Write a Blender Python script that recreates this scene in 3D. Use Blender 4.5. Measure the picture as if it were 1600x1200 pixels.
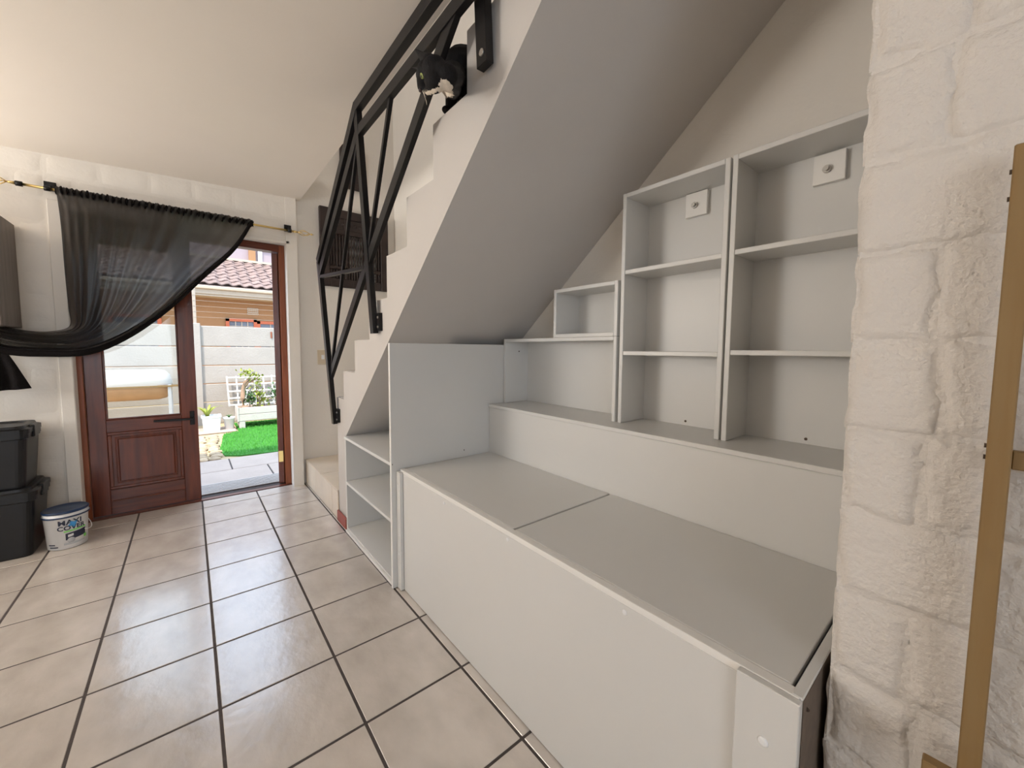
import bpy, bmesh, math, random
from mathutils import Vector, Matrix, noise
import numpy as np
random.seed(7)
for o in list(bpy.data.objects): bpy.data.objects.remove(o)
SC = bpy.context.scene
COL = SC.collection

# ------------------------------------------------------------------ camera
PPX = np.array([800., 590.]); V1 = np.array([295., 543.]); V2 = np.array([1552., 552.])
FOC = math.sqrt(-np.dot(V1-PPX, V2-PPX))
def _c(p): return np.array([p[0]-PPX[0], p[1]-PPX[1], FOC])
_ey = _c(V1); _ey /= np.linalg.norm(_ey)
_ex = _c(V2); _ex /= np.linalg.norm(_ex)
_ez = np.cross(_ex, _ey); _ez /= np.linalg.norm(_ez)
if _ez[1] > 0: _ez = -_ez
ROT = np.stack([_ex, _ey, _ez]); EYE = np.array([0, 0, 1.12])
def P(u, v, ax, val):
    d = ROT @ _c((u, v)); return Vector(EYE + (val-EYE[ax])/d[ax]*d)
def proj(p):
    q = ROT.T @ (np.array(p)-EYE); return q[:2]/q[2]*FOC + PPX
cam = bpy.data.cameras.new('camera'); co = bpy.data.objects.new('camera', cam); COL.objects.link(co)
m = Matrix.Identity(4)
for i in range(3):
    m[i][0] = ROT[i, 0]; m[i][1] = -ROT[i, 1]; m[i][2] = -ROT[i, 2]; m[i][3] = EYE[i]
co.matrix_world = m
cam.sensor_fit = 'HORIZONTAL'; cam.sensor_width = 36; cam.lens = FOC/1600*36
cam.shift_y = -10/1600; cam.clip_start = .02; cam.clip_end = 200
SC.camera = co

# ------------------------------------------------------------------ light and exposure
w = bpy.data.worlds.new('world'); SC.world = w; w.use_nodes = True
bg = w.node_tree.nodes['Background']; bg.inputs[0].default_value = (.62, .77, 1, 1); bg.inputs[1].default_value = 3.2
def sun(name, vec, e, col, ang):
    l = bpy.data.lights.new(name, 'SUN'); l.energy = e; l.color = col; l.angle = ang
    o = bpy.data.objects.new(name, l); COL.objects.link(o)
    o.rotation_euler = Vector(vec).to_track_quat('-Z', 'Y').to_euler(); return o
sun('sun', (.5, .42, -1.0), 5.2, (1, .90, .76), .02)
def area(name, loc, vec, sx, sy, e, col):
    l = bpy.data.lights.new(name, 'AREA'); l.shape = 'RECTANGLE'; l.size = sx; l.size_y = sy; l.energy = e; l.color = col
    o = bpy.data.objects.new(name, l); COL.objects.link(o); o.location = loc
    o.rotation_euler = Vector(vec).to_track_quat('-Z', 'Z').to_euler(); return o
area('daylight_kitchen_window', (-2.56, 2.75, 1.5), (1, -.25, -.05), .9, 1.0, 14, (1, .95, .90))
area('ceiling_fill', (-2.55, 2.75, 1.35), (.42, .06, 1), .95, .8, 80, (1, .91, .81))  # added upward fill that brightens the ceiling
area('back_room_fill', (-1.2, -2.22, 1.25), (.1, 1, .05), 1.9, 1.6, 17, (1, .93, .86))  # soft fill lamp added behind the camera
area('upstairs_fill', (-2.5, 1.9, 3.5), (1, .05, -.1), 1.1, 1.0, 34, (1, .95, .90))  # lamp added upstairs to brighten the stairwell
vs = SC.view_settings
vs.view_transform = 'Standard'; vs.look = 'None'; vs.exposure = 0.2; vs.gamma = 1; vs.use_curve_mapping = False

# ------------------------------------------------------------------ materials
def mat(name, col, rough=.5, var=.0, scale=8., bump=0., bscale=40., metal=0., spec=.5, col2=None, stretch=(1, 1, 1), detail=4, rnd=0., bdist=.01):
    m = bpy.data.materials.new(name); m.use_nodes = True
    nt = m.node_tree; N = nt.nodes; L = nt.links; b = N['Principled BSDF']
    b.inputs['Roughness'].default_value = rough; b.inputs['Metallic'].default_value = metal
    b.inputs['Specular IOR Level'].default_value = spec
    tc = N.new('ShaderNodeTexCoord'); mp = N.new('ShaderNodeMapping'); mp.inputs['Scale'].default_value = stretch
    geo = N.new('ShaderNodeNewGeometry'); L.new(geo.outputs['Position'], mp.inputs[0])
    c = (*col, 1)
    if var or col2:
        nz = N.new('ShaderNodeTexNoise'); nz.inputs['Scale'].default_value = scale; nz.inputs['Detail'].default_value = detail
        L.new(mp.outputs[0], nz.inputs['Vector'])
        rp = N.new('ShaderNodeValToRGB'); rp.color_ramp.elements[0].position = .3; rp.color_ramp.elements[1].position = .7
        c2 = col2 or tuple(x*(1-var) for x in col)
        rp.color_ramp.elements[0].color = (*c2, 1); rp.color_ramp.elements[1].color = c
        L.new(nz.outputs[0], rp.inputs[0]); out = rp.outputs[0]
        if rnd:
            oi = N.new('ShaderNodeObjectInfo'); hs = N.new('ShaderNodeHueSaturation')
            mr = N.new('ShaderNodeMapRange'); mr.inputs[3].default_value = 1-rnd; mr.inputs[4].default_value = 1+rnd
            L.new(oi.outputs['Random'], mr.inputs[0]); L.new(mr.outputs[0], hs.inputs['Value']); L.new(out, hs.inputs['Color']); out = hs.outputs[0]
        L.new(out, b.inputs['Base Color'])
    else: b.inputs['Base Color'].default_value = c
    if bump:
        n2 = N.new('ShaderNodeTexNoise'); n2.inputs['Scale'].default_value = bscale; n2.inputs['Detail'].default_value = 6
        L.new(mp.outputs[0], n2.inputs['Vector'])
        bp = N.new('ShaderNodeBump'); bp.inputs['Strength'].default_value = bump; bp.inputs['Distance'].default_value = bdist
        L.new(n2.outputs[0], bp.inputs['Height']); L.new(bp.outputs[0], b.inputs['Normal'])
    return m
M = {}
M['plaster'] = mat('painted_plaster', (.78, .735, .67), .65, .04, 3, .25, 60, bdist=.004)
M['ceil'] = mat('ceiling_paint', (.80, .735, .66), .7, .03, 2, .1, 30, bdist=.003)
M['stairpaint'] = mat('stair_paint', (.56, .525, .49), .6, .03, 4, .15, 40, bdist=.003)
M['brick'] = mat('rough_painted_brick', (.67, .625, .575), .62, .05, 9, .75, 95, bdist=.007)
M['farbrick'] = mat('painted_far_brick', (.78, .735, .67), .65, .04, 3, .3, 60, bdist=.004)
M['mortar'] = mat('rough_painted_mortar', (.67, .625, .575), .62, .05, 9, .7, 95, bdist=.008)
M['tile'] = mat('glazed_floor_tile', (.62, .56, .50), .25, 0, 6, .26, 22, spec=1.0, col2=(.50, .445, .39), rnd=.04, bdist=.005, stretch=(1.6, 1, 1))
_b = M['tile'].node_tree.nodes['Principled BSDF']; _b.inputs['IOR'].default_value = 1.75; _b.inputs['Coat Weight'].default_value = .4; _b.inputs['Coat Roughness'].default_value = .12
M['grout'] = mat('dark_grout', (.075, .06, .055), .9, .3, 20, .3, 90)
M['steptile'] = mat('step_tile', (.74, .64, .52), .35, .1, 7, .15, 20)
M['board'] = mat('white_melamine_board', (.66, .65, .625), .38, .025, 3, .04, 150, bdist=.001)
M['edge'] = mat('white_edge_band', (.80, .78, .745), .4, .02, 10)
M['gap'] = mat('raw_board_core', (.10, .07, .05), .9, .3, 60)
M['darkend'] = mat('dark_brown_board', (.16, .12, .09), .8, .25, 40)
M['steel'] = mat('black_painted_steel', (.008, .007, .0075), .38, .2, 30, .1, 60, spec=.28, bdist=.001)
M['brass'] = mat('polished_brass', (.75, .55, .22), .28, .1, 20, metal=1)
M['zinc'] = mat('zinc_bolt', (.5, .48, .45), .35, .1, 30, metal=1)
M['wood'] = mat('mahogany_varnish', (.19, .042, .016), .30, 0, 3, .12, 60, col2=(.085, .018, .008), stretch=(14, 14, 1.2), detail=6, bdist=.001)
M['woodh'] = mat('mahogany_varnish_cross', (.18, .040, .015), .30, 0, 3, .12, 60, col2=(.08, .017, .008), stretch=(1.2, 14, 14), detail=6, bdist=.001)
M['frame'] = mat('door_frame_wood', (.30, .085, .03), .4, 0, 3, .15, 60, col2=(.19, .05, .018), stretch=(14, 14, 1.2), detail=6, bdist=.001)
M['carved'] = mat('dark_carved_wood', (.035, .019, .016), .5, 0, 10, .4, 60, col2=(.016, .009, .008), bdist=.003)
M['plastic'] = mat('black_plastic', (.009, .009, .010), .36, .2, 20, .08, 120, spec=.35, bdist=.001)
M['cabinet'] = mat('grey_wood_laminate', (.20, .165, .14), .5, 0, 3, .1, 60, col2=(.12, .095, .08), stretch=(12, 12, 1), bdist=.001)
M['pine'] = mat('yellow_pine_batten', (.25, .16, .065), .5, 0, 4, .15, 80, col2=(.22, .125, .04), stretch=(14, 14, 1), bdist=.001)
M['white'] = mat('white_plastic', (.80, .80, .80), .35, .03, 10)
M['navy'] = mat('navy_plastic', (.012, .035, .10), .3, .1, 10)
M['ink'] = mat('navy_print', (.015, .02, .05), .5, .1, 30)
M['lime'] = mat('lime_print', (.24, .75, .14), .5, .05, 30)
M['sky'] = mat('blue_print', (.06, .35, .75), .5, .2, 60)
M['silver'] = mat('grey_print', (.5, .52, .55), .5, .1, 30)
M['cream'] = mat('cream_plastic', (.62, .52, .38), .4, .03, 10)
M['skirt'] = mat('red_skirting', (.32, .07, .045), .5, .15, 15)
M['furb'] = mat('black_fur', (.006, .005, .006), .75, .3, 60, .5, 220, spec=.25, bdist=.004, stretch=(1, 1, .3))
M['furw'] = mat('white_fur', (.78, .68, .56), .8, .1, 60, .5, 220, spec=.2, bdist=.004, stretch=(1, 1, .3))
M['eye'] = mat('cat_eye', (.42, .45, .14), .1, .2, 80)
M['pupil'] = mat('cat_pupil', (.005, .005, .005), .1, .1, 80)
M['nose'] = mat('cat_nose', (.03, .015, .015), .4, .1, 80)
M['paving'] = mat('grey_paving', (.47, .375, .31), .7, .12, 6, .3, 50, rnd=.06)
M['concrete'] = mat('precast_concrete', (.41, .365, .32), .85, .10, 4, .4, 40, rnd=.03)
M['soil'] = mat('sandy_ground', (.50, .38, .22), .95, .2, 8, .5, 40)
M['stone'] = mat('tan_stone', (.50, .38, .25), .85, .25, 14, .4, 60, rnd=.18)
M['lawn'] = mat('artificial_grass_base', (.045, .24, .02), .9, .3, 30, .6, 200)
M['blade'] = mat('grass_blade', (.075, .36, .03), .7, .35, 12)
M['whitewood'] = mat('white_painted_plank', (.56, .51, .46), .7, .1, 12, .3, 60, rnd=.05)
M['trel'] = mat('white_trellis_paint', (.80, .77, .73), .6, .05, 10)
M['leaf'] = mat('yellow_green_leaf', (.34, .40, .04), .5, .45, 14)
M['leafd'] = mat('dark_green_leaf', (.07, .17, .035), .5, .5, 14)
M['bark'] = mat('grey_brown_bark', (.34, .22, .14), .9, .3, 20, .5, 40)
M['tank'] = mat('white_tank_paint', (.42, .38, .34), .5, .06, 6)
M['tanktan'] = mat('tan_tank_paint', (.48, .27, .14), .55, .2, 8)
M['galv'] = mat('galvanised_metal', (.55, .55, .57), .5, .1, 20, metal=.3)
M['hwall'] = mat('ochre_house_wall', (.36, .185, .080), .85, .08, 4, .2, 30)
M['uwall'] = mat('pinkish_upper_wall', (0.357, 0.281, 0.281), .85, .06, 4, .2, 30)
M['fascia'] = mat('cream_fascia', (0.468, 0.383, 0.281), .6, .05, 6)
M['rtile'] = mat('brown_roof_tile', (.27, .185, .155), .75, .3, 10, .3, 30, rnd=.12)
M['wframe'] = mat('terracotta_window_frame', (.55, .13, .05), .5, .1, 10)
M['dglass'] = mat('dark_window_glass', (.16, .17, .20), .15, .2, 5)
M['mesh'] = mat('wire_galvanised', (.42, .35, .28), .5, .05, 10)
def nodemat(name):
    m = bpy.data.materials.new(name); m.use_nodes = True; nt = m.node_tree
    for n in list(nt.nodes):
        if n.type != 'OUTPUT_MATERIAL': nt.nodes.remove(n)
    return m, nt.nodes, nt.links, nt.nodes['Material Output']
def glassmat():
    m, N, L, out = nodemat('clear_pane')
    t = N.new('ShaderNodeBsdfTransparent'); t.inputs[0].default_value = (.93, .95, .94, 1)
    g = N.new('ShaderNodeBsdfGlossy'); g.inputs['Roughness'].default_value = .03
    f = N.new('ShaderNodeFresnel'); f.inputs[0].default_value = 1.45
    x = N.new('ShaderNodeMixShader'); L.new(f.outputs[0], x.inputs[0]); L.new(t.outputs[0], x.inputs[1]); L.new(g.outputs[0], x.inputs[2]); L.new(x.outputs[0], out.inputs[0])
    return m
M['glass'] = glassmat()
def curtainmat():
    m, N, L, out = nodemat('sheer_black_fabric')
    geo = N.new('ShaderNodeNewGeometry'); nz = N.new('ShaderNodeTexNoise'); nz.inputs['Scale'].default_value = 260; nz.inputs['Detail'].default_value = 3
    L.new(geo.outputs['Position'], nz.inputs['Vector'])
    mr = N.new('ShaderNodeMapRange'); mr.inputs[1].default_value = .3; mr.inputs[2].default_value = .7; mr.inputs[3].default_value = .0; mr.inputs[4].default_value = .11
    L.new(nz.outputs[0], mr.inputs[0])
    d = N.new('ShaderNodeBsdfDiffuse'); d.inputs[0].default_value = (.010, .009, .0095, 1)
    tl = N.new('ShaderNodeBsdfTranslucent'); tl.inputs[0].default_value = (.42, .40, .385, 1)
    t = N.new('ShaderNodeBsdfTransparent'); t.inputs[0].default_value = (1, .99, .98, 1)
    a = N.new('ShaderNodeMixShader'); a.inputs[0].default_value = .42; L.new(d.outputs[0], a.inputs[1]); L.new(tl.outputs[0], a.inputs[2])
    b = N.new('ShaderNodeMixShader'); L.new(mr.outputs[0], b.inputs[0]); L.new(a.outputs[0], b.inputs[1]); L.new(t.outputs[0], b.inputs[2]); L.new(b.outputs[0], out.inputs[0])
    return m
M['curtain'] = curtainmat()
M['hem'] = mat('black_gathered_fabric', (.012, .010, .010), .9, .3, 90, .4, 160, spec=.1)

# ------------------------------------------------------------------ builders
def link(name, me, parent=None, mats=None, smooth=False):
    """mesh in world coordinates -> object whose origin is at the base of the mesh"""
    vs = [v.co for v in me.vertices]
    lo = Vector([min(v[i] for v in vs) for i in range(3)]); hi = Vector([max(v[i] for v in vs) for i in range(3)])
    c = Vector(((lo.x+hi.x)/2, (lo.y+hi.y)/2, lo.z))
    me.transform(Matrix.Translation(-c))
    if mats is not None:
        for mm in (mats if isinstance(mats, (list, tuple)) else [mats]): me.materials.append(M[mm] if isinstance(mm, str) else mm)
    if smooth: me.polygons.foreach_set('use_smooth', [True]*len(me.polygons))
    o = bpy.data.objects.new(name, me); COL.objects.link(o); o.location = c
    if parent is not None: adopt(o, parent)
    return o
def adopt(o, parent):
    # every object keeps its location in world metres, also below a parent
    o.parent = parent; o.matrix_parent_inverse = Matrix.Translation(-Vector(parent.location))
class MB:
    def __init__(s): s.bm = bmesh.new()
    def box(s, a, b, bev=0.0, mi=0):
        lo = [min(a[i], b[i]) for i in range(3)]; hi = [max(a[i], b[i]) for i in range(3)]
        r = bmesh.ops.create_cube(s.bm, size=1, matrix=Matrix.Translation([(lo[i]+hi[i])/2 for i in range(3)]) @ Matrix.Diagonal([max(hi[i]-lo[i], 1e-5) for i in range(3)]+[1]))
        fs = list({f for v in r['verts'] for f in v.link_faces})
        for f in fs: f.material_index = mi
        if bev:
            es = list({e for v in r['verts'] for e in v.link_edges})
            rr = bmesh.ops.bevel(s.bm, geom=es, offset=bev, segments=1, affect='EDGES', profile=.5)
            for f in rr['faces']: f.material_index = mi
        return s
    def bar(s, p, q, w, h=None, up=(0, 0, 1), bev=0., mi=0):
        """rectangular bar from p to q; w across, h along up"""
        h = h or w; p = Vector(p); q = Vector(q); d = (q-p); ln = d.length; d.normalize()
        x = d.cross(Vector(up))
        if x.length < 1e-4: x = d.cross(Vector((0, 1, 0)))
        x.normalize(); y = x.cross(d)
        mm = Matrix((( x.x, y.x, d.x, (p.x+q.x)/2), (x.y, y.y, d.y, (p.y+q.y)/2), (x.z, y.z, d.z, (p.z+q.z)/2), (0, 0, 0, 1)))
        r = bmesh.ops.create_cube(s.bm, size=1, matrix=mm @ Matrix.Diagonal((w, h, ln, 1)))
        for f in {f for v in r['verts'] for f in v.link_faces}: f.material_index = mi
        if bev: bmesh.ops.bevel(s.bm, geom=list({e for v in r['verts'] for e in v.link_edges}), offset=bev, segments=1, affect='EDGES')
        return s
    def cyl(s, p, q, r1, r2=None, n=16, mi=0):
        r2 = r1 if r2 is None else r2; p = Vector(p); q = Vector(q); d = q-p; ln = d.length
        mm = Matrix.Translation((p+q)/2) @ d.to_track_quat('Z', 'Y').to_matrix().to_4x4()
        r = bmesh.ops.create_cone(s.bm, cap_ends=True, segments=n, radius1=r1, radius2=r2, depth=ln, matrix=mm)
        for f in {f for v in r['verts'] for f in v.link_faces}: f.material_index = mi; f.smooth = len(f.verts) == 4
        return s
    def ball(s, c, r, n=12, sc=(1, 1, 1), mi=0, rot=None):
        mm = Matrix.Translation(c) @ (rot.to_matrix().to_4x4() if rot else Matrix.Identity(4)) @ Matrix.Diagonal((*sc, 1))
        q = bmesh.ops.create_uvsphere(s.bm, u_segments=n, v_segments=max(4, n//2+1), radius=r, matrix=mm)
        for f in {f for v in q['verts'] for f in v.link_faces}: f.material_index = mi; f.smooth = True
        return s
    def lathe(s, c, prof, n=24, mi=0, axis='z', cap=True):
        rings = []
        for (r, z) in prof:
            ring = []
            for k in range(n):
                a = 2*math.pi*k/n
                if axis == 'z': p = (c[0]+r*math.cos(a), c[1]+r*math.sin(a), c[2]+z)
                else: p = (c[0]+z, c[1]+r*math.cos(a), c[2]+r*math.sin(a))
                ring.append(s.bm.verts.new(p))
            rings.append(ring)
        for a, b in zip(rings, rings[1:]):
            for k in range(n):
                f = s.bm.faces.new((a[k], a[(k+1) % n], b[(k+1) % n], b[k])); f.smooth = True; f.material_index = mi
        if cap:
            for ring, rev in ((rings[0], True), (rings[-1], False)):
                f = s.bm.faces.new(ring[::-1] if rev else ring); f.material_index = mi
        return s
    def prism(s, poly, ax, a, b, mi=0):
        """polygon (pairs) extruded along axis ax from a to b"""
        oth = [i for i in range(3) if i != ax]
        def mk(t):
            r = []
            for p in poly:
                q = [0, 0, 0]; q[ax] = t; q[oth[0]] = p[0]; q[oth[1]] = p[1]; r.append(s.bm.verts.new(q))
            return r
        A, B = mk(a), mk(b); n = len(poly)
        fs = [s.bm.faces.new(A), s.bm.faces.new(B[::-1])] + [s.bm.faces.new((A[i], B[i], B[(i+1) % n], A[(i+1) % n])) for i in range(n)]
        for f in fs: f.material_index = mi
        return s
    def tube(s, pts, r, n=6, mi=0):
        pts = [Vector(p) for p in pts]; rings = []
        for i, p in enumerate(pts):
            d = (pts[min(i+1, len(pts)-1)]-pts[max(i-1, 0)]).normalized()
            x = d.cross(Vector((0, 0, 1)))
            if x.length < 1e-3: x = d.cross(Vector((0, 1, 0)))
            x.normalize(); y = x.cross(d); rr = r(i/(len(pts)-1)) if callable(r) else r
            rings.append([s.bm.verts.new(p+(x*math.cos(2*math.pi*k/n)+y*math.sin(2*math.pi*k/n))*rr) for k in range(n)])
        for a, b in zip(rings, rings[1:]):
            for k in range(n):
                f = s.bm.faces.new((a[k], a[(k+1) % n], b[(k+1) % n], b[k])); f.smooth = True; f.material_index = mi
        for f in (s.bm.faces.new(rings[0][::-1]), s.bm.faces.new(rings[-1])): f.material_index = mi
        return s
    def build(s, name, mats, parent=None):
        bmesh.ops.recalc_face_normals(s.bm, faces=s.bm.faces)
        me = bpy.data.meshes.new(name); s.bm.to_mesh(me); s.bm.free()
        return link(name, me, parent, mats)
def tag(o, label=None, cat=None, group=None, kind=None):
    if label: o['label'] = label
    if cat: o['category'] = cat
    if group: o['group'] = group
    if kind: o['kind'] = kind
    return o
def thing(name, loc, label=None, cat=None, group=None, kind=None):
    o = bpy.data.objects.new(name, None); COL.objects.link(o); o.location = loc; o.empty_display_size = .05
    return tag(o, label, cat, group, kind)
def B(name, a, b, m, parent=None, bev=.0015): return MB().box(a, b, bev).build(name, m, parent)
def struct(o): o['kind'] = 'structure'; return o

# ------------------------------------------------------------------ room shell
CEIL = 2.29; XED = .727; XALC = 1.515; YF = 3.58; XP = .83; XL = -2.6; YB = -2.3; TOP = 4.25
fl = struct(B('floor', (XL, YB, -.12), (1.7, 3.72, -.0016), 'grout', None, 0))
# tiles on the floor grid (each one its own piece)
PX_, PY_ = .335, .330
def tile_mesh(wx, wy, h=.006, name='tile'):
    mb = MB(); mb.box((-wx/2, -wy/2, -h), (wx/2, wy/2, 0), .0014)
    me = bpy.data.meshes.new(name); mb.bm.to_mesh(me); mb.bm.free(); me.materials.append(M['tile']); return me
cache = {}
def put_tile(x0, x1, y0, y1, g=.0085):
    k = (round(x1-x0, 4), round(y1-y0, 4))
    if k not in cache: cache[k] = tile_mesh(x1-x0-g, y1-y0-g)
    o = bpy.data.objects.new('floor_tile', cache[k]); COL.objects.link(o); o.location = ((x0+x1)/2, (y0+y1)/2, 0); adopt(o, fl)
xs = [.702-PX_*k for k in range(10, -1, -1)]; xs = [x for x in xs if x > XL] + [.742]
ys = [1.128+PY_*k for k in range(-10, 8)]; ys = [y for y in ys if y > YB] + [3.60]
for i in range(len(xs)-1):
    for j in range(len(ys)-1): put_tile(xs[i], xs[i+1], ys[j], ys[j+1])

SLP = .045   # the old ceiling drops a little towards the kitchen side
def czl(x): return CEIL-(XED-x)*SLP
cb_ = MB().prism([(XL-.1, czl(XL-.1)), (XED, CEIL), (XED, CEIL+.24), (XL-.1, CEIL+.24)], 1, .90, YF+.02)
cb_.prism([(XL-.1, czl(XL-.1)), (.7205, czl(.7205)), (.7205, CEIL+.24), (XL-.1, CEIL+.24)], 1, YB-.1, .90)
struct(cb_.build('ceiling', 'ceil'))
struct(MB().box((XL-.1, YB-.1, TOP), (1.7, 3.75, TOP+.1)).build('ceiling_upstairs', 'ceil'))
# far wall with the door opening
YW = 3.536
wf = MB()
wf.box((XL-.1, YW+.004, -.1), (-.55, 3.76, TOP))
wf.box((-.55, YW+.004, 1.932), (.62, 3.76, TOP))
wf.box((.617, 3.53, -.1), (.692, 3.76, CEIL+.05))
wf.box((.692, YF, -.1), (1.7, 3.76, TOP))
wfar = struct(wf.build('wall_far', 'farbrick'))
struct(MB().box((XALC, .10, -.1), (1.7, 3.76, TOP)).build('wall_alcove', 'plaster'))
wr = struct(MB().box((XP+.008, YB-.1, -.1), (1.7, .146, TOP)).build('wall_right', 'mortar'))
def window_wall(name, ax, pos, thick, span, holes):
    mb = MB(); a0, a1 = span; cur = a0
    def bx(u0, u1, z0, z1):
        if ax == 0: mb.box((pos-thick, u0, z0), (pos, u1, z1))
        else: mb.box((u0, pos-thick, z0), (u1, pos, z1))
    us = sorted({a0, a1, *[h[0] for h in holes], *[h[1] for h in holes]}); 
    for u0, u1 in zip(us, us[1:]):
        zs = [-.1]
        for h in sorted(holes, key=lambda h: h[2]):
            if h[0] <= u0 and u1 <= h[1]: zs += [h[2], h[3]]
        zs.append(TOP)
        for k in range(0, len(zs), 2): bx(u0, u1, zs[k], zs[k+1])
    return struct(mb.build(name, 'plaster'))
wh = [(2.2, 3.3, .95, 2.05), (1.3, 2.5, 2.95, 4.05)]; bh = [(-2.2, -.2, .4, 2.1)]
window_wall('wall_left', 0, XL, .16, (YB-.1, 3.76), wh)
window_wall('wall_back', 1, YB, .16, (XL-.16, 1.7), bh)
def window(n, ax, pos, u0, u1, z0, z1):
    mb = MB()
    def bx(mbx, a, b, c, d, t0=-.11, t1=-.06):
        if ax == 0: mbx.box((pos+t0, a, c), (pos+t1, b, d), .002)
        else: mbx.box((a, pos+t0, c), (b, pos+t1, d), .002)
    for a, b, c, d in ((u0, u1, z0, z0+.05), (u0, u1, z1-.05, z1), (u0, u0+.05, z0, z1), (u1-.05, u1, z0, z1), ((u0+u1)/2-.025, (u0+u1)/2+.025, z0, z1)): bx(mb, a, b, c, d)
    f = struct(mb.build('window_%d' % n, 'white'))
    for a, b in ((u0+.05, (u0+u1)/2-.025), ((u0+u1)/2+.025, u1-.05)):
        g = MB(); bx(g, a, b, z0+.05, z1-.05, -.088, -.084); g.build('pane', 'glass', f)
window(1, 0, XL, *wh[0]); window(2, 0, XL, *wh[1]); window(3, 1, YB, *bh[0])  # upstairs and back windows are unseen, added to go with the fill lamps

# rough painted bricks standing proud of their walls
def brick_mesh(wd, ht, dp, seed, nx=9, ny=6, mt='brick'):
    me = bpy.data.meshes.new('brick'); bm = bmesh.new(); g = []
    for j in range(ny+1):
        row = []
        for i in range(nx+1):
            u, v = i/nx, j/ny; x = (u-.5)*wd; y = (v-.5)*ht
            e = min(u*wd, (1-u)*wd, v*ht, (1-v)*ht)
            n1 = noise.noise(Vector((x*9+seed*7, y*9, seed))); n2 = noise.noise(Vector((x*34, y*34+seed*3, seed))); n3 = noise.noise(Vector((x*13+seed*2, y*13, seed+9)))
            f = min(1, e/max(.006, .016+.024*n1)); f = max(0, f); f = f*f*(3-2*f)
            lo = -.0030*(dp/.009)+.005*(dp/.009)*n3; d = lo+(dp-lo)*f + dp*(.42*n1+.22*n2)*(.45+.55*f) + (dp*.9*max(0, noise.noise(Vector((x*75+seed, y*75, seed*3))))*(1-f) + dp*.25*noise.noise(Vector((x*120, y*120, seed))) if nx > 12 else 0)
            ex = x + .006*noise.noise(Vector((y*22, seed, 3)))*(1 if e < .012 else 0); ey = y + .006*noise.noise(Vector((x*22, seed, 5)))*(1 if e < .012 else 0)
            row.append(bm.verts.new((ex, -d, ey)))
        g.append(row)
    for j in range(ny):
        for i in range(nx):
            f = bm.faces.new((g[j][i], g[j][i+1], g[j+1][i+1], g[j+1][i])); f.smooth = True
    bm.to_mesh(me); bm.free(); me.materials.append(M[mt]); return me
BR = {}
def put_brick(parent, c, rotz, wd, ht, dp, nx=9, ny=6, mt='brick'):
    k = (round(wd, 3), round(ht, 3), dp, nx, random.randrange(4))
    if k not in BR: BR[k] = brick_mesh(wd, ht, dp, len(BR)*1.37+.5, nx, ny, mt)
    o = bpy.data.objects.new('brick', BR[k]); COL.objects.link(o); o.location = c; o.rotation_euler = (0, 0, rotz)
    adopt(o, parent)
# brick lengths along Y on the pillar, front face to -X
zc = [.02+.1395*k for k in range(0, 17)]
for r, z0 in enumerate(zc[:-1]):
    if z0 > 2.35: break
    y1 = .149
    y = y1; first = .092 if r % 2 == 0 else .222
    if r % 4 == 3: first = .105
    while y > -1.15:
        wd = first if y == y1 else .222
        put_brick(wr, (XP+.0085, y-wd/2, z0+.07), -math.pi/2, wd, .139, .0068, *((int(wd*170), 24) if y > -.2 else (9, 6)))
        y -= wd
# far wall bricks (left of the door surround and over it)
for r, z0 in enumerate(zc[:-1]):
    x = -.612 if r % 2 == 0 else -.50
    segs = []
    xx = -.612; first = .222 if r % 2 else .110
    f0 = True
    while xx > -1.75:
        wd = first if f0 else .222; f0 = False
        segs.append((xx-wd, xx)); xx -= wd+.003
    if z0 > 1.96:
        xx = -.609; f0 = True
        while xx < .66:
            wd = min(.222 if (r % 2 or not f0) else .11, .69-xx); f0 = False
            segs.append((xx, xx+wd)); xx += wd+.003
    for a, b in segs:
        ht = min(.1375, czl((a+b)/2)-z0-.004)
        if ht > .03 and b-a > .03: put_brick(wfar, ((a+b)/2, YW+.0045, z0+ht/2+.002), 0, b-a+.002, ht+.003, .0036, 8, 5, 'farbrick')
# plaster band round the door
tr = MB(); tr.box((-.606, 3.521, 0), (-.547, 3.62, 1.975), .004)
struct(tr.build('trim_1', 'plaster'))
struct(MB().box((-.546, 3.530, 1.931), (.64, 3.62, 1.952), .003).build('trim_2', 'plaster'))
struct(MB().box((.7075, 2.474, .001), (.7205, 2.656, .070), .003).build('baseboard_stair', 'skirt'))
struct(MB().box((XL, 3.51, .001), (-.61, 3.534, .06), .003).build('baseboard_far', 'skirt'))
struct(MB().box((-.55, 3.605, -.1), (.62, 3.655, .003), .002).build('trim_3', 'woodh'))
struct(MB().box((-.56, 3.656, -.13), (.63, 3.72, -.004), .003).build('trim_4', 'paving'))

# ------------------------------------------------------------------ staircase
steps = [(2.65, 0), (2.65, .81), (2.50, .81), (2.50, .985), (2.28, .985), (2.28, 1.165), (2.04, 1.165), (2.04, 1.357), (1.80, 1.357), (1.80, 1.547),
         (1.577, 1.547), (1.577, 1.745), (1.346, 1.745), (1.346, 1.938), (1.118, 1.938), (1.118, 2.128), (.89, 2.128), (.89, 2.32), (.66, 2.32), (.66, 2.512), (.43, 2.512), (.43, 2.70), (.151, 2.70), (.151, 2.516)]
st = thing('staircase', (1.1, 2.6, 0), 'white plastered staircase with stepped edge rising over the shelves from a tiled bottom step', 'stairs')
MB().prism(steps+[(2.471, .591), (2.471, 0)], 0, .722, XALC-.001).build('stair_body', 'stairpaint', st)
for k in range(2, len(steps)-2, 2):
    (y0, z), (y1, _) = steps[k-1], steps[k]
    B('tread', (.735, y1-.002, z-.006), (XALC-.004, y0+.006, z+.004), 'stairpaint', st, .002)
MB().box((.722, 2.652, 0), (XALC-.004, 3.572, .190)).build('landing_base', 'grout', st)
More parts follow.
